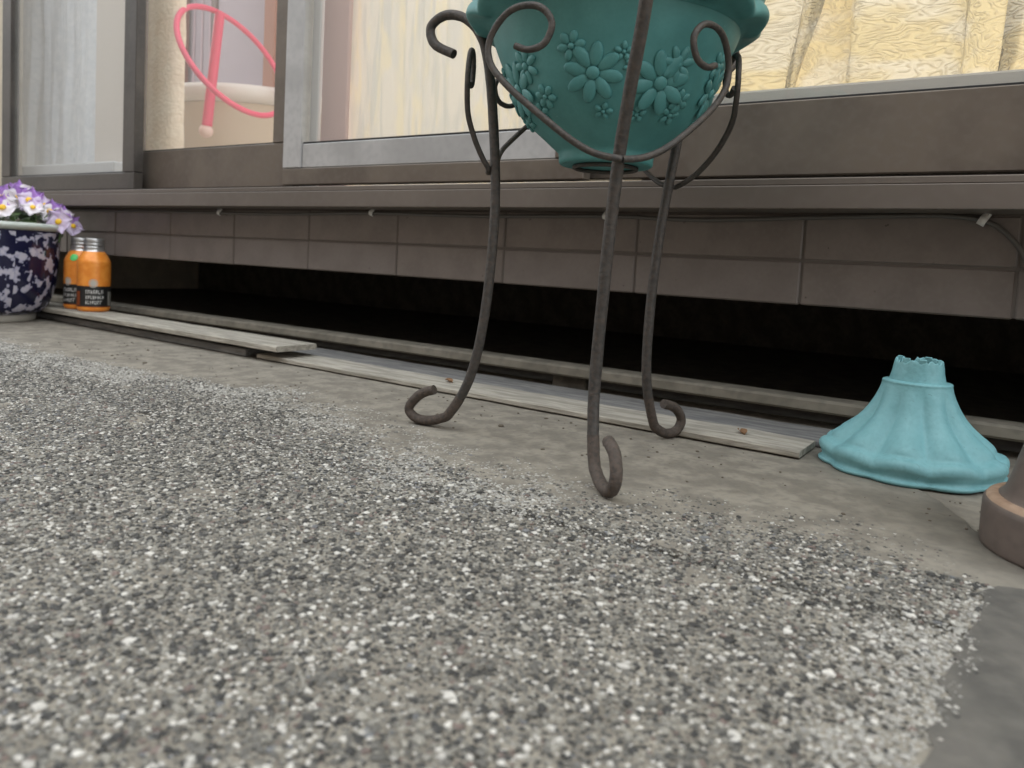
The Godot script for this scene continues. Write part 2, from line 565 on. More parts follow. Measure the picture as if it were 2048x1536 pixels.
func build_windows():
	sash("sliding_window", "dark framed sash with white curtain behind, standing above the pansy pot", -2.345, -1.695, .03, [[.314, .352, M.bronze_dark, 0]], .05, [M.bronze_dark, M.bronze_dark])
	sash("sliding_window", "sash of clear glass showing the pink hoop behind it", -1.76, -1.207, -.005, [[.318, .403, M.bronze, 0]], .058, [M.bronze, M.bronze], .017)
	sash("sliding_window", "sash with pale grey inner rail directly behind the turquoise pot", -1.19, -.541, .03, [[.3165, .347, M.bronze, 0], [.347, .392, M.alu, .004]], .05, [M.alu, M.bronze])
	sash("sliding_window", "sash with deep brown bottom rail in front of the gold brocade curtain", -.62, .9, -.005, [[.321, .4145, M.bronze, 0]], .06, [M.bronze, M.bronze])

func streak_texture() -> ImageTexture:  # streaks imitate a cream wall mirrored in wavy glass
	var n1 := noise(0.02, 4, 81)
	var n2 := noise(0.05, 3, 83)
	var n3 := noise(0.012, 3, 85)
	var im := Image.create(512, 512, false, Image.FORMAT_RGB8)
	for y in 512:
		for x in 512:
			var u := n1.get_noise_2d(x * 2.2, y * 0.22 + n3.get_noise_2d(x, y) * 60)
			var v := n2.get_noise_2d(x * 1.2, y * 0.35)
			var w := n3.get_noise_2d(x * 1.5 + 400, y * 1.2)
			var c := lin(.78, .74, .66).lerp(lin(.83, .76, .58), clampf(u * 2.5 + .2, 0, 1))
			c = c.lerp(lin(.62, .62, .58), clampf(v * 2.6 - .1, 0, 1) * .7)
			c = c.lerp(lin(.66, .66, .62), clampf(w * 3.0, 0, 1) * .5)
			im.set_pixel(x, y, c.linear_to_srgb())
	return ImageTexture.create_from_image(im)

func brocade(is_height: bool) -> ImageTexture:
	# scrolled leaves: in each cell a spiral with side curls, warped so that cells do not read as a grid
	var n := 768
	var cells := 9
	var wn := noise(0.012, 3, 91)
	var blot := noise(0.006, 3, 93)
	var im := Image.create(n, n, false, Image.FORMAT_RGB8)
	for y in n:
		for x in n:
			var px := float(x) / n * cells + wn.get_noise_2d(x, y) * .8
			var py := float(y) / n * cells + wn.get_noise_2d(x + 500, y) * .8
			var best := 0.0
			var ix := floori(px)
			var iy := floori(py)
			for oy in [-1, 0, 1]:
				for ox in [-1, 0, 1]:
					var hx := hash(Vector2i(ix + ox, iy + oy))
					var cx: float = ix + ox + .5 + (float(hx % 97) / 97 - .5) * .5
					var cy: float = iy + oy + .5 + (float((hx / 97) % 89) / 89 - .5) * .5
					var d := Vector2(px - cx, py - cy)
					var r := d.length()
					if r > .85:
						continue
					var s := 1.0 if hx % 2 == 0 else -1.0
					var a: float = d.angle() * s + float(hx % 31)
					var line := 1.0 - absf(fposmod(r * 4.2 - a / TAU, 1.0) - .5) * 2.0
					var leaf := sin(a * 7.0 + r * 16.0) * .5 + .5
					var v := smoothstep(.25, .9, line) * (.3 + .7 * leaf)
					best = maxf(best, v * smoothstep(.85, .45, r))
			if is_height:
				im.set_pixel(x, y, Color(1.0 - best, 1.0 - best, 1.0 - best))
			else:
				var c := lin(.85, .72, .42).lerp(lin(.86, .79, .62), clampf(blot.get_noise_2d(x, y) * 2.5 + .3, 0, 1))
				c = c.lerp(lin(.62, .52, .34), best * .55)
				im.set_pixel(x, y, c.linear_to_srgb())
	return ImageTexture.create_from_image(im)

func curtain(x0: float, x1: float, y0: float, y1: float, z: float, amp: float, waves: float, s: int, lean := 0.0, pleat := 0.0) -> ArrayMesh:
	var n := noise(2.2, 2, s)
	return sheet(220, 24, func(u, v):
		var x: float = lerpf(x0, x1, u) + lean * (v - .3) + pleat * sin(u * waves * 1.6 * TAU + n.get_noise_2d(u * 4.0, v * .7) * 4.0)
		var k := n.get_noise_2d(u * 3.0, v * .5) * 1.6
		return Vector3(x, lerpf(y0, y1, v), z + sin(u * waves * TAU + k * 3.0) * amp * (.6 + .4 * sin(u * 11.0 + s)) + n.get_noise_2d(u * 6.0, v * 2.0) * amp * .6 + n.get_noise_2d(u * 40.0, v * 16.0) * amp * .22), true)

func build_behind_glass():
	# left sash: white net curtain, pale ledge
	var white := textured(speckle(256, 0.03, 0.08, 101, lin(.68, .735, .79), lin(.76, .8, .84), lin(.58, .64, .7), .5), 3.0, .9)
	white.backlight_enabled = true
	white.backlight = Color(.3, .3, .3)
	one("white_curtain", curtain(-2.95, -1.98, .395, 2.1, -.1, .014, 6.0, 3), white, "white net curtain hanging behind the dark framed sash", "curtain")
	one("curtain_panel", box(Vector3(-2.05, .345, -.08), Vector3(-1.905, 2.1, -.066), .002), mat(lin(.6, .57, .53), .9), "narrow beige panel beside the white net curtain", "panel")
	one("inner_ledge", box(Vector3(-2.95, .302, -.078), Vector3(-1.9, .392, -.035), .003), mat(lin(.5, .53, .55), .7), "pale grey ledge below the white net curtain", "ledge")
	# clear sash: pillar, post, lavender door, pink hoop
	var zp := -.16
	var a := deeper(-1.949, .6, -.12, zp)
	var b := deeper(-1.772, .6, -.12, zp)
	var cream := textured(speckle(256, 0.02, 0.08, 111, lin(.84, .7, .53), lin(.88, .77, .61), lin(.74, .6, .44), .4), 2.5, .95, 0, M.fine, .3)
	var rows := []
	var pn := noise(6.0, 3, 15)
	for i in 33:
		var y := lerpf(.302, 2.0, i / 32.0)
		var w := pn.get_noise_2d(y * 3, 0) * .006
		var w2 := pn.get_noise_2d(y * 3, 9) * .006
		rows.append([Vector3(a.x - .1, y, zp - .03), Vector3(a.x - .1, y, zp + w), Vector3(b.x - .05, y, zp + w2), Vector3(b.x - .025 + w, y, zp - .006), Vector3(b.x - .015 + w2, y, zp - .03)])
	one("plaster_pillar", skin(rows), cream, "rough cream plastered pillar left of the pink hoop", "pillar")
	var zd := -.62
	var k := func(x, y): return deeper(x, y, -.2, zd)
	var lav := mat(lin(.36, .31, .36), .7)
	var door := thing("panel_door", "lavender grey panelled door behind the pink hoop", "door", Vector3(k.call(-1.9, .7).x, .302, zd))
	var ox: float = k.call(-1.9, .7).x
	var x1: float = k.call(-1.741, .7).x - ox
	var x2: float = -1.38 - ox  # door made extra wide and tall to block sun through the clear sash
	part("panel", box(Vector3(0, .05, -.02), Vector3(x1 - .012, 2.9, 0), .003), lav, door)
	part("panel", box(Vector3(x1 + .012, .05, -.02), Vector3(x2, 2.9, 0), .003), mat(lin(.44, .385, .44), .7), door)
	part("mullion", box(Vector3(x1 - .0115, .05, -.02), Vector3(x1 + .0115, 2.9, .008), .002), mat(lin(.2, .15, .14), .7), door)
	for i in 4:
		part("groove_strip", box(Vector3(.05 + i * .045, .35, .0005), Vector3(.058 + i * .045, 2.9, .004), .001), mat(lin(.48, .37, .42), .7), door)
	part("bottom_rail", box(Vector3(0, 0, -.02), Vector3(x2, .049, .004), .002), mat(lin(.2, .12, .1), .7), door)
	var po := deeper(-1.901, .7, -.2, -.6)
	var po2 := deeper(-1.866, .7, -.2, -.6)
	one("brown_post", box(Vector3(po.x, .302, -.615), Vector3(po2.x, 2.9, -.595), .003), mat(lin(.22, .08, .06), .6), "dark red brown post between cream pillar and lavender door", "post")
	var r1 := deeper(-1.55, .7, -.2, -.6)
	var r2 := deeper(-1.51, .7, -.2, -.6)
	one("red_brown_post", box(Vector3(r1.x, .302, -.615), Vector3(r2.x, 2.9, -.595), .003), mat(lin(.4, .18, .12), .6), "orange brown post at the right edge of the lavender door", "post")
	# rounded step with white lip
	var s0 := deeper(-1.63, .55, -.15, -.5)
	var sr := .3
	var step_t := thing("round_step", "beige rounded step with white lip below the pink hoop", "step", Vector3(s0.x + .02, .302, -.62))
	var sy := s0.y - .302
	part("body", lathe([Vector2(sr * .93, 0), Vector2(sr * .95, sy * .5), Vector2(sr * .97, sy - .05)], 48, null, true, true), mat(lin(.62, .52, .4), .9), step_t)
	part("lip", lathe([Vector2(sr * .97, sy - .049), Vector2(sr * 1.02, sy - .04), Vector2(sr * 1.03, sy - .015), Vector2(sr, sy), Vector2(.02, sy + .004)], 48, null, false, true), mat(lin(.8, .77, .72), .8), step_t)
	# pink hoop with stick
	var pink := mat(lin(.84, .08, .17), .35)
	pink.backlight_enabled = true
	pink.backlight = Color(.3, .3, .3)
	var zc := -.3
	var cc := Vector3(-1.805, .688, zc)
	var toy := thing("pink_hoop_toy", "bright pink plastic hoop with straight stick and pale ball end", "toy", cc)
	var ring := []
	var e1 := Vector3(-.0449, .0496, -.1504)
	var e2 := Vector3(.0721, -.1328, -.0653)
	for i in 61:
		var t := TAU * i / 60
		ring.append(e1 * cos(t) + e2 * sin(t))
	part("hoop", tube(ring, .0076, 10), pink, toy)
	var top := Vector3(-1.868, .823, zc) - cc
	var low := Vector3(-1.913, .525, zc) - cc
	part("stick", tube([top, top.lerp(low, .5), low], [.013, .013, .014], 12), pink, toy)
	part("ball_end", ball(Vector3.ONE * .019, 16, 10, Vector3(-1.917, .511, zc) - cc), mat(lin(.85, .62, .55), .5), toy)
	# third sash: pink and white strips, streaked cream hanging
	one("white_strip", box(Vector3(-1.255, .302, -.062), Vector3(-1.19, 2.1, -.052), .002), mat(lin(.74, .76, .76), .7), "white upright strip behind the sash with the pale inner rail", "panel")
	one("pink_strip", box(Vector3(-1.186, .302, -.066), Vector3(-1.115, 2.1, -.056), .002), mat(lin(.62, .44, .41), .7), "dusty pink upright strip beside the streaked cream hanging", "panel")
	var cr := StandardMaterial3D.new()
	cr.albedo_texture = streak_texture()
	cr.roughness = .9
	cr.backlight_enabled = true
	cr.backlight = Color(.65, .65, .65)
	one("cream_hanging", curtain(-1.16, -.5, .302, 2.1, -.09, .008, 3.0, 7, -.05, .004), cr, "cream hanging behind the pot, its yellow and grey streaks imitating a wavy reflection", "curtain")
	var br := StandardMaterial3D.new()
	br.albedo_texture = brocade(false)
	br.heightmap_enabled = true
	br.heightmap_texture = brocade(true)
	br.heightmap_scale = .3
	br.roughness = .75
	br.uv1_scale = Vector3(4.3, 4.8, 1)
	br.backlight_enabled = true
	br.backlight = Color(.7, .7, .7)
	one("brocade_curtain", curtain(-.68, .95, .41, 2.1, -.125, .018, 6.0, 12, .09, .034), br, "gold brocade curtain with scrolled leaf pattern right of the pot", "curtain")
	one("inner_ledge", box(Vector3(-.48, .302, -.075), Vector3(.95, .437, -.03), .003), mat(lin(.4, .385, .35), .7), "pale ledge along the foot of the gold brocade curtain", "ledge")

func build_litter():
	rng.seed = 404
	var leafm := mat(lin(.22, .12, .06), .9)
	var flake := sheet(4, 5, func(u, v): return Vector3((u - .5) * .011 * sin(v * PI * .9 + .2), .0012 + .003 * pow(u - .5, 2) * 4 + .001 * sin(v * 5.0), (v - .5) * .02))
	for q in [[-.262, .0097, .118, .6, "curled brown dry leaf on the pale lath beside the turquoise pedestal"], [-.71, .0097, .1, 1.2, "tiny brown dry leaf on the pale lath behind the stand's left foot"]]:
		var o := one("dry_leaf", flake, leafm, q[4], "leaf", Vector3(q[0], q[1], q[2]), "dry leaves on the pale lath")
		o.rotation.y = q[3]
	var bits := SurfaceTool.new()
	bits.begin(Mesh.PRIMITIVE_TRIANGLES)
	for i in 170:
		var p := Vector2(rng.randf_range(-1.5, .0), 0)
		p.y = rng.randf_range(.165, .33)
		var r := rng.randf_range(.0006, .0018) * (2.0 if rng.randf() < .06 else 1.0)
		bits.append_from(ball(Vector3(r, r * .6, r * rng.randf_range(.7, 1.6)), 6, 4), 0, Transform3D(Basis(Vector3.UP, rng.randf() * TAU), Vector3(p.x, r * .3, p.y)))
	var crumbs := MeshInstance3D.new()
	crumbs.name = "crumbs"
	crumbs.mesh = bits.commit()
	crumbs.material_override = mat(lin(.13, .11, .085), .95)
	add_child(crumbs)
	crumbs.set_meta("kind", "stuff")
	tag(crumbs, "loose crumbs of grit scattered on the smooth mortar strip", "grit")

func build_cable():
	var pts := []
	for p in [[-2.6, .268], [-1.658, .266], [-1.41, .2645], [-1.2, .264], [-.974, .2675], [-.75, .2645], [-.512, .2665], [-.38, .263], [-.243, .267], [-.132, .2705], [-.082, .2705], [-.05, .266], [-.031, .256], [-.012, .234], [.0, .203], [.012, .16], [.03, .1], [.06, .03], [.1, .006], [.3, .006]]:
		pts.append(Vector3(p[0], p[1], .0065 if p[1] > .1 else .02))
	var t := thing("cable", "thin dark cable clipped under the sill, dropping beside the brown column", "cable")
	part("wire", tube(smooth(pts, 6), .0028, 8), M.cable, t)
	for x in [[-1.41, .2645], [-.974, .2675], [-.512, .2665], [-.05, .266]]:
		var c := part("clip", skin_clip(), M.clip, t, Vector3(x[0], x[1], .0065))
		c.rotation.z = -.5 if x[0] > -.1 else -.35
		part("nail", tube([Vector3(0, .0075, -.004), Vector3(0, .0075, .006), Vector3(0, .0075, .0072)], [.0012, .0012, .0022], 8), M.nail, c)

func skin_clip() -> ArrayMesh:
	var rows := []
	for i in 9:
		var a := PI * i / 8 - PI / 2
		var ring := []
		for s in [[-.004, .0039], [.004, .0039], [.004, .0056], [-.004, .0056]]:
			ring.append(Vector3(s[0], sin(a) * s[1] + (.004 if i == 8 else 0.0), cos(a) * s[1]))
		rows.append(ring)
	return skin(rows, true, true, true)

# ---------------------------------------------------------------- plant stand and pot
const STAND := Vector3(-.393, 0, .307)

func build_stand():
	var t := thing("plant_stand", "rusty wrought iron plant stand on three scrolled legs holding the turquoise pot", "plant stand", STAND)
	var radial := func(az: float, r: float, y: float) -> Vector3:
		return Vector3(cos(deg_to_rad(az)) * r, y, sin(deg_to_rad(az)) * r)
	var legs := {
		"left": [174.0, [[.162, .043], [.181, .035], [.1955, .0185], [.189, .0085], [.172, .0058], [.152, .011], [.139, .02], [.118, .056], [.105, .105], [.097, .177], [.095, .259], [.102, .339], [.112, .403], [.124, .436], [.146, .456], [.171, .461], [.189, .45], [.183, .431], [.157, .418]]],
		"right": [-66.2, [[.141, .041], [.16, .035], [.1705, .0215], [.165, .009], [.151, .0058], [.137, .0105], [.126, .023], [.112, .075], [.111, .148], [.117, .226], [.126, .286], [.135, .339], [.143, .4], [.154, .434], [.174, .454], [.199, .459], [.215, .448], [.21, .43], [.187, .417]]],
		"front": [47.3, [[.151, .045, .005], [.168, .038, .006], [.178, .023, .0055], [.174, .0095, .004], [.161, .0058, .002], [.142, .011, .0005], [.128, .023], [.117, .06], [.116, .1], [.129, .198], [.145, .278], [.163, .327], [.187, .378], [.205, .425], [.222, .452], [.247, .464], [.265, .453], [.26, .434], [.238, .421]]]}
	var joints := {"left": [174.0, .097, .288], "right": [-66.2, .128, .286], "front": [47.3, .148, .281]}
	rng.seed = 5
	for key in legs:
		var az: float = legs[key][0]
		var pts := []
		for q in legs[key][1]:
			pts.append(radial.call(az, q[0], q[1]) + Vector3(.83, 0, -.56) * (q[2] if q.size() > 2 else 0.0))
		var path := smooth(pts, 7)
		# the bottom curl is bare rust, the rest keeps its dark paint
		var cut := 46
		part("foot_scroll", tube(path.slice(0, cut + 1), .0056, 10, .06), M.rust, t)
		part("leg", tube(path.slice(cut), .0054, 10, .05), M.iron, t)
	var arm := [[0, .0], [8, .004], [16, .0145], [26, .034], [37, .057], [45, .079], [46, .099], [41, .117], [35, .124], [28, .122], [24, .109], [26, .093], [31, .088], [36, .092]]
	for key in joints:
		var j: Array = joints[key]
		for s in [-1, 1]:
			var pts := []
			for i in arm.size():
				var f := clampf(arm[i][0] / 40.0, 0, 1) if i < 6 else 1.0
				# the rods bent towards the front of the left leg hug it
				var hug: float = .36 if key == "left" and s == -1 else 1.0
				var r := lerpf(j[1] + (.009 if i == 0 else .004), .151 if hug == 1.0 else .121, smoothstep(0, 1, f))
				pts.append(radial.call(j[0] + s * hug * arm[i][0], r, j[2] + arm[i][1]))
			part("swag_rod", tube(smooth(pts, 6), .003, 8, .05), M.iron, t)
	# ring that the pot foot rests on, with three ties to the legs
	var ring := []
	for i in 41:
		var a := TAU * i / 40
		ring.append(Vector3(cos(a) * .032 + .019, .2938, sin(a) * .032 - .023))
	part("seat_ring", tube(ring, .0022, 8), M.iron, t)

func build_pot():
	var at := Vector3(-.374, .296, .284)
	var t := thing("flower_pot", "turquoise plastic pot with raised daisies resting in the iron stand", "pot", at)
	var prof := [Vector2(.0, 0), Vector2(.046, 0), Vector2(.048, .002), Vector2(.0485, .008), Vector2(.0495, .0115), Vector2(.0525, .0145), Vector2(.058, .019), Vector2(.066, .026), Vector2(.079, .037), Vector2(.088, .048), Vector2(.097, .062), Vector2(.108, .088), Vector2(.116, .106), Vector2(.1215, .12), Vector2(.125, .13)]
	var ps := smooth(prof.slice(1), 3)
	part("bowl", lathe(ps, 96, null, true), M.pot, t)
	var lobes := 14.0
	var rim := [Vector2(0.1250, .1302), Vector2(0.1300, .1325), Vector2(0.1394, .134), Vector2(0.1455, .136), Vector2(0.1477, .1405), Vector2(0.1455, .147), Vector2(0.1416, .152), Vector2(0.1434, .158), Vector2(0.1452, .166), Vector2(0.1437, .173), Vector2(0.1398, .177), Vector2(0.1358, .175), Vector2(0.1336, .168), Vector2(0.1300, .15), Vector2(0.1220, .13), Vector2(0.1180, .125)]
	part("scalloped_rim", lathe(smooth(rim, 3), 168, func(a, f, v):
		var w: float = sin(clampf((v.x - .127) / .02, 0, 1) * PI / 2)
		var l := absf(sin(a * lobes / 2.0))
		return Vector2(v.x + (l - .55) * .007 * w, v.y + (l - .6) * .006 * w)), M.pot, t)
	part("soil", lathe([Vector2(.1275, .156), Vector2(.09, .159), Vector2(.001, .161)], 40), M.soil, t)
	# raised flowers follow the wall of the bowl
	var wall := func(az: float, y: float) -> Array: # point and outward frame at a height
		var yy := y - at.y
		var r := .1
		var sl := .0
		for i in ps.size() - 1:
			if ps[i].y <= yy and ps[i + 1].y > yy:
				var f: float = (yy - ps[i].y) / (ps[i + 1].y - ps[i].y)
				r = lerpf(ps[i].x, ps[i + 1].x, f)
				sl = (ps[i + 1].x - ps[i].x) / (ps[i + 1].y - ps[i].y)
		var d := Vector3(cos(deg_to_rad(az)), 0, sin(deg_to_rad(az)))
		var up := (Vector3.UP + d * sl).normalized()
		var side := Vector3(-d.z, 0, d.x)
		return [d * r + Vector3(0, yy, 0), up, side, up.cross(side).normalized()]
	var blossom := func(az: float, y: float, size: float, petals: int, turn: float):
		var w: Array = wall.call(az, y)
		var out: Vector3 = w[3] if w[3].dot(w[0] * Vector3(1, 0, 1)) > 0 else -w[3]
		var fl := Node3D.new()
		fl.name = "raised_flower"
		t.add_child(fl, true)
		fl.position = w[0]
		for i in petals:
			var a := TAU * i / petals + turn
			var dir: Vector3 = w[1] * sin(a) + w[2] * cos(a)
			var nrm := out
			var b := Basis(dir, nrm, dir.cross(nrm))
			# sit on the curved wall: pull in by the sagitta of the horizontal offset
			var hx := cos(a) * size * .62
			var sag := hx * hx / (2 * .1)
			part("petal", ball(Vector3(size * .43, .0021, size * (.235 if petals > 6 else .3)), 12, 6, dir * size * .62 - nrm * (sag - .0006), b), M.pot, fl)
		part("flower_centre", ball(Vector3(size * .24, .0028, size * .24), 12, 6, out * .0006, Basis(w[1], out, w[1].cross(out))), M.pot, fl)
	for n in 4:
		var o := float(n) * 92.0
		blossom.call(71.7 + o, .366, .0265, 8, .2)
		blossom.call(35.4 + o, .361, .0285, 8, .5)
		blossom.call(112.2 + o, .378, .017, 7, .1)
		blossom.call(102.5 + o, .35, .012, 6, .3)
		blossom.call(57 + o, .383, .009, 5, .3)
		blossom.call(53 + o, .372, .007, 5, .9)
		blossom.call(82 + o, .388, .0135, 6, .9)
		blossom.call(44 + o, .335, .009, 5, .2)
		blossom.call(66 + o, .336, .009, 5, .6)
		blossom.call(20 + o, .338, .011, 5, .4)

func build_pedestal():
	var at := Vector3(-.089, 0, .108)
	var t := thing("pedestal_base", "light turquoise fluted pedestal foot standing alone beside the brown column", "pedestal", at)
	var n := 10.0
	var prof := [Vector2(.0835, .0), Vector2(.0855, .001), Vector2(.0865, .0025), Vector2(.086, .0042), Vector2(.0835, .0055), Vector2(.083, .0075), Vector2(.0845, .0105), Vector2(.0865, .0145), Vector2(.086, .019), Vector2(.083, .0225), Vector2(.078, .0245), Vector2(.0745, .0265), Vector2(.0715, .03), Vector2(.066, .0355), Vector2(.058, .0425), Vector2(.0505, .05), Vector2(.0445, .058), Vector2(.040, .0665), Vector2(.0365, .0755), Vector2(.034, .084), Vector2(.0328, .0895), Vector2(.0328, .0915), Vector2(.0315, .0928), Vector2(.0262, .0935)]
	var sp := smooth(prof, 3)
	var base := lathe(sp, 144, func(a, f, v):
		var flute := absf(sin(a * n / 2.0))
		var d := 0.0
		if v.y > .0235 and v.y < .086:
			var m: float = clampf((v.y - .021) / .012, 0, 1) * clampf((.086 - v.y) / .055, 0, 1)
			d = (flute - .5) * .0145 * m
		elif v.y <= .0235:
			d = (flute - .5) * .0055
		var dy := 0.0
		if v.y > .004 and v.y < .032:
			dy = (flute - .5) * .005 * sin(clampf((v.y - .004) / .028, 0, 1) * PI)
		return Vector2(v.x + d, v.y + dy))
	part("fluted_foot", base, M.pedestal, t)
	var neck := [Vector2(.0268, .0925), Vector2(.0262, .0945), Vector2(.0246, .101), Vector2(.0232, .1085), Vector2(.0222, .113), Vector2(.0205, .1135), Vector2(.0195, .111), Vector2(.018, .098)]
	var nn := noise(9.0, 2, 8)
	part("neck", lathe(smooth(neck, 3), 64, func(a, f, v):
		var broken: float = nn.get_noise_2d(cos(a) * .35, sin(a) * .35)
		return Vector2(v.x, v.y + (clampf(broken * .006, -.0025, .0025) if v.y > .106 else 0.0))), M.pedestal, t)
	for a in [20, 75, 118, 200, 290]:
		var r := deg_to_rad(a)
		var o := part("lock_tab", box(Vector3(-.0035, 0, -.0012), Vector3(.0035, .0065, .0012), .0005), M.pedestal, t, Vector3(cos(r) * .0205, .1105, sin(r) * .0205))
		o.rotation.y = -r + PI / 2 + (.3 if a == 118 else 0.0)
		o.rotation.x = .2 if a == 75 else -.1

func build_column():
	var t := thing("brown_column", "flared brown column on a wide round base beside the turquoise pedestal", "column", Vector3(.064, 0, .305))
	part("base_ring", lathe(smooth([Vector2(.0805, 0), Vector2(.0815, .002), Vector2(.0815, .03), Vector2(.0795, .0345)], 3), 72, null, true), M.column, t)
	part("worn_edge", lathe([Vector2(.0796, .0343), Vector2(.0785, .0365), Vector2(.0755, .0378), Vector2(.0715, .0378)], 72), M.column_edge, t)
	part("shaft", lathe(smooth([Vector2(.0717, .0376), Vector2(.069, .0395), Vector2(.0665, .045), Vector2(.0625, .06), Vector2(.0565, .085), Vector2(.051, .12), Vector2(.047, .17), Vector2(.045, .24), Vector2(.045, .5)], 4), 72, null, false, true), M.column, t)

# ---------------------------------------------------------------- pansies and cans
func build_pansies():
	var at := Vector3(-1.985, 0, .212)
	var glaze := Image.create(512, 256, false, Image.FORMAT_RGB8)
	var gn := noise(0.022, 3, 121)
	var g2 := noise(0.1, 3, 123)
	for y in 256:
		for x in 512:
			var u := gn.get_noise_2d(x * 1.0, y * 1.0) + g2.get_noise_2d(x, y) * .16
			var c := lin(.014, .015, .045)
			c = c.lerp(lin(.38, .38, .5), smoothstep(.07, .16, u))
			c = c.lerp(lin(.5, .48, .56), smoothstep(.2, .32, u))
			if y < 8 or y > 248:
				c = lin(.02, .02, .05)
			glaze.set_pixel(x, y, c.linear_to_srgb())
	var gm := StandardMaterial3D.new()
	gm.albedo_texture = ImageTexture.create_from_image(glaze)
	gm.roughness = .16
	gm.uv1_scale = Vector3(2, 1, 1)
	var celadon := mat(lin(.55, .6, .56), .25)
	var t := thing("ceramic_planter", "navy ceramic planter with pale flower print and white rim at the wall", "planter", at)
	part("body", lathe(smooth([Vector2(.1, .016), Vector2(.122, .03), Vector2(.138, .07), Vector2(.1455, .12), Vector2(.149, .17), Vector2(.151, .208)], 4), 64, null, false, false, true), gm, t)
	part("rim", lathe(smooth([Vector2(.151, .2082), Vector2(.158, .212), Vector2(.161, .218), Vector2(.157, .224), Vector2(.149, .224), Vector2(.143, .218), Vector2(.141, .2)], 4), 64), celadon, t)
	part("foot_ring", lathe([Vector2(.097, 0), Vector2(.1, .002), Vector2(.102, .0155), Vector2(.099, .017)], 48), mat(lin(.45, .43, .38), .6), t)
	part("soil", lathe([Vector2(.1415, .204), Vector2(.001, .207)], 32), M.soil, t)
	# the plant
	var pl := thing("pansy_plant", "white and purple pansies with green leaves in the navy planter", "flower", at + Vector3(0, .205, 0))
	rng.seed = 31
	var leafm := StandardMaterial3D.new()
	leafm.vertex_color_use_as_albedo = true
	leafm.roughness = .6
	var leaf_shape := func(len: float, wid: float) -> ArrayMesh:
		return sheet(4, 6, func(u, v):
			var w: float = sin(pow(v, .8) * PI) * wid * (1.0 + .25 * sin(v * 25.0))
			var x: float = (u - .5) * 2.0 * w
			return Vector3(x, absf(u - .5) * .3 * wid - v * v * len * .3, v * len))
	var lms := [mat(lin(.06, .115, .03), .6), mat(lin(.085, .15, .04), .6), mat(lin(.045, .085, .025), .6)]
	for l in lms:
		l.backlight_enabled = true
		l.backlight = Color(.3, .3, .3)
	var leaf_mesh: ArrayMesh = leaf_shape.call(.042, .011)
	for i in 150:
		var a := rng.randf() * TAU
		var r := sqrt(rng.randf()) * .148
		var o := part("leaf", leaf_mesh, lms[i % 3], pl, Vector3(cos(a) * r, rng.randf_range(.005, .07 - r * .2), sin(a) * r))
		o.rotation = Vector3(rng.randf_range(-1.1, .1), rng.randf() * TAU, rng.randf_range(-.4, .4))
		o.scale = Vector3.ONE * rng.randf_range(.7, 1.15)
	var petal := func(w: float, l: float) -> ArrayMesh:
		return sheet(8, 7, func(u, v):
			var ww: float = sin(pow(v, .62) * PI * .93 + .1) * w
			var x: float = (u - .5) * 2.0 * ww
			return Vector3(x, l * v * (1.0 - .12 * pow(absf(u - .5) * 2, 2)), .0035 * sin(u * 9.0 + v * 3) * v + v * v * .003))
	var pw: ArrayMesh = petal.call(.0115, .02)
	var pb: ArrayMesh = petal.call(.0145, .021)
	var pmat := [mat(lin(.82, .78, .84), .55), mat(lin(.45, .24, .68), .55), mat(lin(.72, .62, .82), .55), mat(lin(.7, .56, .82), .55)]
	for p in pmat:
		p.backlight_enabled = true
		p.backlight = Color(.4, .4, .4)
	var eye := mat(lin(.9, .55, .03), .5)
	var face_to := (EYE - pl.position) * Vector3(1, 0, 1)
	var spots := []
	# blooms along the front of the cushion, facing the open side
	for q in [[.085, .072, .095], [.06, .078, .055], [.128, .052, .03], [.115, .066, -.02], [.03, .074, .1], [.152, .043, .0], [-.03, .082, .09], [-.07, .075, .1], [.0, .092, .03], [-.09, .085, .02], [.07, .094, -.01], [.09, .055, .125], [.172, .022, .015], [.03, .05, .15], [-.05, .055, .145], [.14, .03, .09]]:
		spots.append(q)
	for i in spots.size():
		var q: Array = spots[i]
		var fl := Node3D.new()
		fl.name = "bloom"
		pl.add_child(fl, true)
		# q: along the sight-line's right, up, toward the camera
		var fwd := face_to.normalized()
		var right := Vector3.UP.cross(fwd).normalized()
		fl.position = right * q[0] + Vector3.UP * q[1] * 1.0 + fwd * q[2] * .8
		var look := (fwd + Vector3.UP * rng.randf_range(.1, .7) + right * rng.randf_range(-.5, .6)).normalized()
		fl.basis = Basis.looking_at(-look, Vector3.UP) * Basis(Vector3.FORWARD, rng.randf_range(-.5, .5))
		var sc := rng.randf_range(1.25, 1.6)
		fl.scale = Vector3.ONE * sc
		var up_mat = pmat[1] if i % 4 != 3 else pmat[3]
		for k in 5:
			var an: float = [.45, -.45, 1.75, -1.75, PI][k]
			var o := part("petal", pb if k == 4 else pw, up_mat if k < 2 else (pmat[0] if i % 3 else pmat[2]), fl, Vector3(0, 0, -.0015 * (1 if k < 2 else 0) + .0012 * (1 if k == 4 else 0)))
			o.rotation.z = an
		part("flower_eye", ball(Vector3(.0048, .0042, .0022), 10, 5, Vector3(0, -.0022, .0042)), eye, fl)
		var st := Vector3(0, 0, -.003)
		part("stem", tube([st, st + fl.basis.inverse() * Vector3(0, -.02, -.004), st + fl.basis.inverse() * Vector3(0, -.05, 0)], .0012, 6), lms[0], fl)

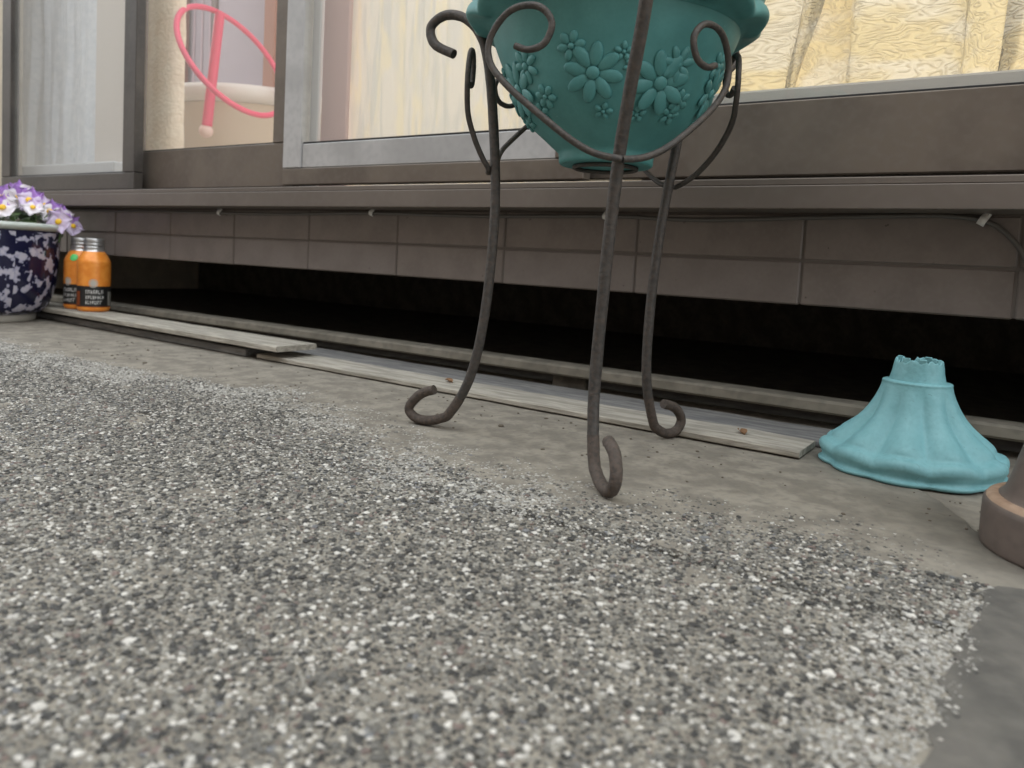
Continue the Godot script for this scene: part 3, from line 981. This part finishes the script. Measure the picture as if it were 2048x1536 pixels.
func can_print() -> ImageTexture:
	var im := Image.create(512, 512, false, Image.FORMAT_RGB8)
	var n := noise(0.02, 2, 131)
	var r := RandomNumberGenerator.new()
	r.seed = 9
	# v = 0 at the foot of the can
	for y in 512:
		for x in 512:
			var c := lin(.82, .26, .035).lerp(lin(.88, .33, .055), clampf(n.get_noise_2d(x, y) + .5, 0, 1))
			im.set_pixel(x, y, c.linear_to_srgb())
	for s in 2:
		var x0: int = s * 256
		im.fill_rect(Rect2i(x0, 120, 256, 112), lin(.02, .02, .02).linear_to_srgb())
		im.fill_rect(Rect2i(x0 + 150, 124, 58, 80), lin(.3, .29, .26).linear_to_srgb())
		im.fill_rect(Rect2i(x0 + 222, 124, 34, 80), lin(.28, .07, .02).linear_to_srgb())
		im.fill_rect(Rect2i(x0, 112, 256, 9), lin(.14, .04, .015).linear_to_srgb())
		# pale emblem and blurred rows of lettering
		for y in range(-24, 25):
			for x in range(-22, 23):
				var d := sqrt(x * x / 484.0 + y * y / 576.0)
				if d < 1.0 and not (d > .72 and d < .82):
					im.set_pixel(x0 + 70 + x, 248 + y, lin(.5, .47, .42).linear_to_srgb())
		for row in 3:
			var x: int = x0 + 34
			while x < x0 + 116:
				var w := r.randi_range(6, 11)
				var yb := 134 + row * 29
				im.fill_rect(Rect2i(x, yb, 3, 20), lin(.62, .62, .6).linear_to_srgb())
				im.fill_rect(Rect2i(x, yb + [0, 8, 16][r.randi() % 3], w, 4), lin(.62, .62, .6).linear_to_srgb())
				if r.randf() < .6:
					im.fill_rect(Rect2i(x + w - 3, yb + r.randi_range(0, 8), 3, 12), lin(.62, .62, .6).linear_to_srgb())
				x += w + 4
	im.flip_x()
	return ImageTexture.create_from_image(im)

func build_cans():
	var pr := StandardMaterial3D.new()
	pr.albedo_texture = can_print()
	pr.roughness = .3
	pr.metallic = .1
	var silver := mat(lin(.6, .6, .6), .3, .8)
	var ys := .0314
	for i in 2:
		var at := [Vector3(-1.79, ys, .066), Vector3(-1.862, ys, .06)][i] as Vector3
		var t := thing("drink_can", ["orange aluminium bottle can with black lettered band, in front of its twin", "orange aluminium bottle can with green sticker, half hidden behind its twin"][i], "can", at, "orange cans on the raised board")
		var body := smooth([Vector2(.0295, 0), Vector2(.0325, .002), Vector2(.0345, .006), Vector2(.035, .012), Vector2(.035, .027), Vector2(.035, .043), Vector2(.035, .06), Vector2(.035, .076), Vector2(.035, .092), Vector2(.035, .106), Vector2(.0345, .114), Vector2(.031, .122), Vector2(.0265, .13), Vector2(.0225, .1365)], 4)
		part("printed_body", lathe(body, 48, null, true, false, true), pr, t)
		part("neck", lathe(smooth([Vector2(.0225, .1367), Vector2(.0208, .14), Vector2(.0208, .144), Vector2(.0215, .146), Vector2(.0205, .148)], 3), 32), silver, t)
		part("cap", lathe([Vector2(.0205, .1482), Vector2(.0212, .149), Vector2(.0212, .155), Vector2(.0203, .156), Vector2(.0208, .157), Vector2(.0208, .165), Vector2(.0196, .1665)], 32, null, false, true), mat(lin(.42, .42, .42), .35, .8), t)
		t.rotation.y = [deg_to_rad(-49 + 180 - 30), deg_to_rad(-49 + 180 - 75)][i]
		if i == 1:
			var d := Vector3(.62, 0, .78).rotated(Vector3.UP, -t.rotation.y)
			var s := part("sticker", ball(Vector3(.009, .009, .0012), 14, 6), mat(lin(.1, .6, .16), .4), t, d * .0325 + Vector3(0, .1205, 0))
			s.basis = Basis.looking_at(-(d + Vector3.UP * .5), Vector3.UP)

# ---------------------------------------------------------------- neighbours out of frame
func build_surroundings():
	var nw := thing("neighbour_wall", "unseen neighbouring house wall across the alley, kept dark brown to limit front fill", "wall", Vector3(-1, 0, 2.7))
	part("wall_face", box(Vector3(-14, -.05, 0), Vector3(6, 2.6, .2), .01), M.tile, nw)  # unseen; stretched and kept dark to cut front fill and mirrored sky

func _ready():
	rng.seed = 1
	var cam := Camera3D.new()
	cam.name = "camera"
	add_child(cam)
	cam.transform = Transform3D(Basis(Vector3(.82760867, .05393953, -.55870782), Vector3(-.08478118, .99596482, -.02943179), Vector3(.55486579, .07172592, .82884217)).orthonormalized(), EYE)
	var near := 0.02
	var lens := CameraAttributesPhysical.new()
	lens.frustum_near = near
	lens.frustum_far = 60.0
	lens.frustum_focal_length = 6.0
	lens.exposure_aperture = 1.9
	lens.frustum_focus_distance = 0.8
	cam.attributes = lens
	cam.set_frustum(1536.0 / 1538.0 * near, Vector2(0, -128.0 / 1538.0 * near), near, 60.0)
	cam.current = true
	var env := Environment.new()
	env.background_mode = Environment.BG_SKY
	var sm := ProceduralSkyMaterial.new()
	sm.sky_top_color = Color(.885, .9, .912)
	sm.sky_horizon_color = Color(.92, .92, .915)
	sm.sky_curve = 0.12
	sm.ground_bottom_color = Color(.3, .29, .27)
	sm.ground_horizon_color = Color(.6, .6, .58)
	sm.sky_energy_multiplier = 1.0
	var sky := Sky.new()
	sky.sky_material = sm
	env.sky = sky
	env.tonemap_mode = Environment.TONE_MAPPER_LINEAR
	env.tonemap_exposure = 3.3
	env.sdfgi_enabled = true
	env.ssao_enabled = true
	env.ssil_enabled = true
	var we := WorldEnvironment.new()
	we.name = "environment"
	we.environment = env
	add_child(we)
	var sun := DirectionalLight3D.new()
	sun.name = "sun"
	sun.light_energy = 0.7
	sun.light_angular_distance = 0.6
	sun.light_color = Color(1, .96, .9)
	sun.shadow_enabled = true
	add_child(sun)
	sun.look_at_from_position(Vector3(-.6, 3.6, -2.0), Vector3(0, 0, 0))
	make_materials()
	build_ground()
	print("ground")
	build_house()
	build_windows()
	print("house")
	build_behind_glass()
	build_cable()
	build_litter()
	build_surroundings()
	build_stand()
	build_pot()
	build_pedestal()
	build_column()
	build_pansies()
	build_cans()
	print("done")
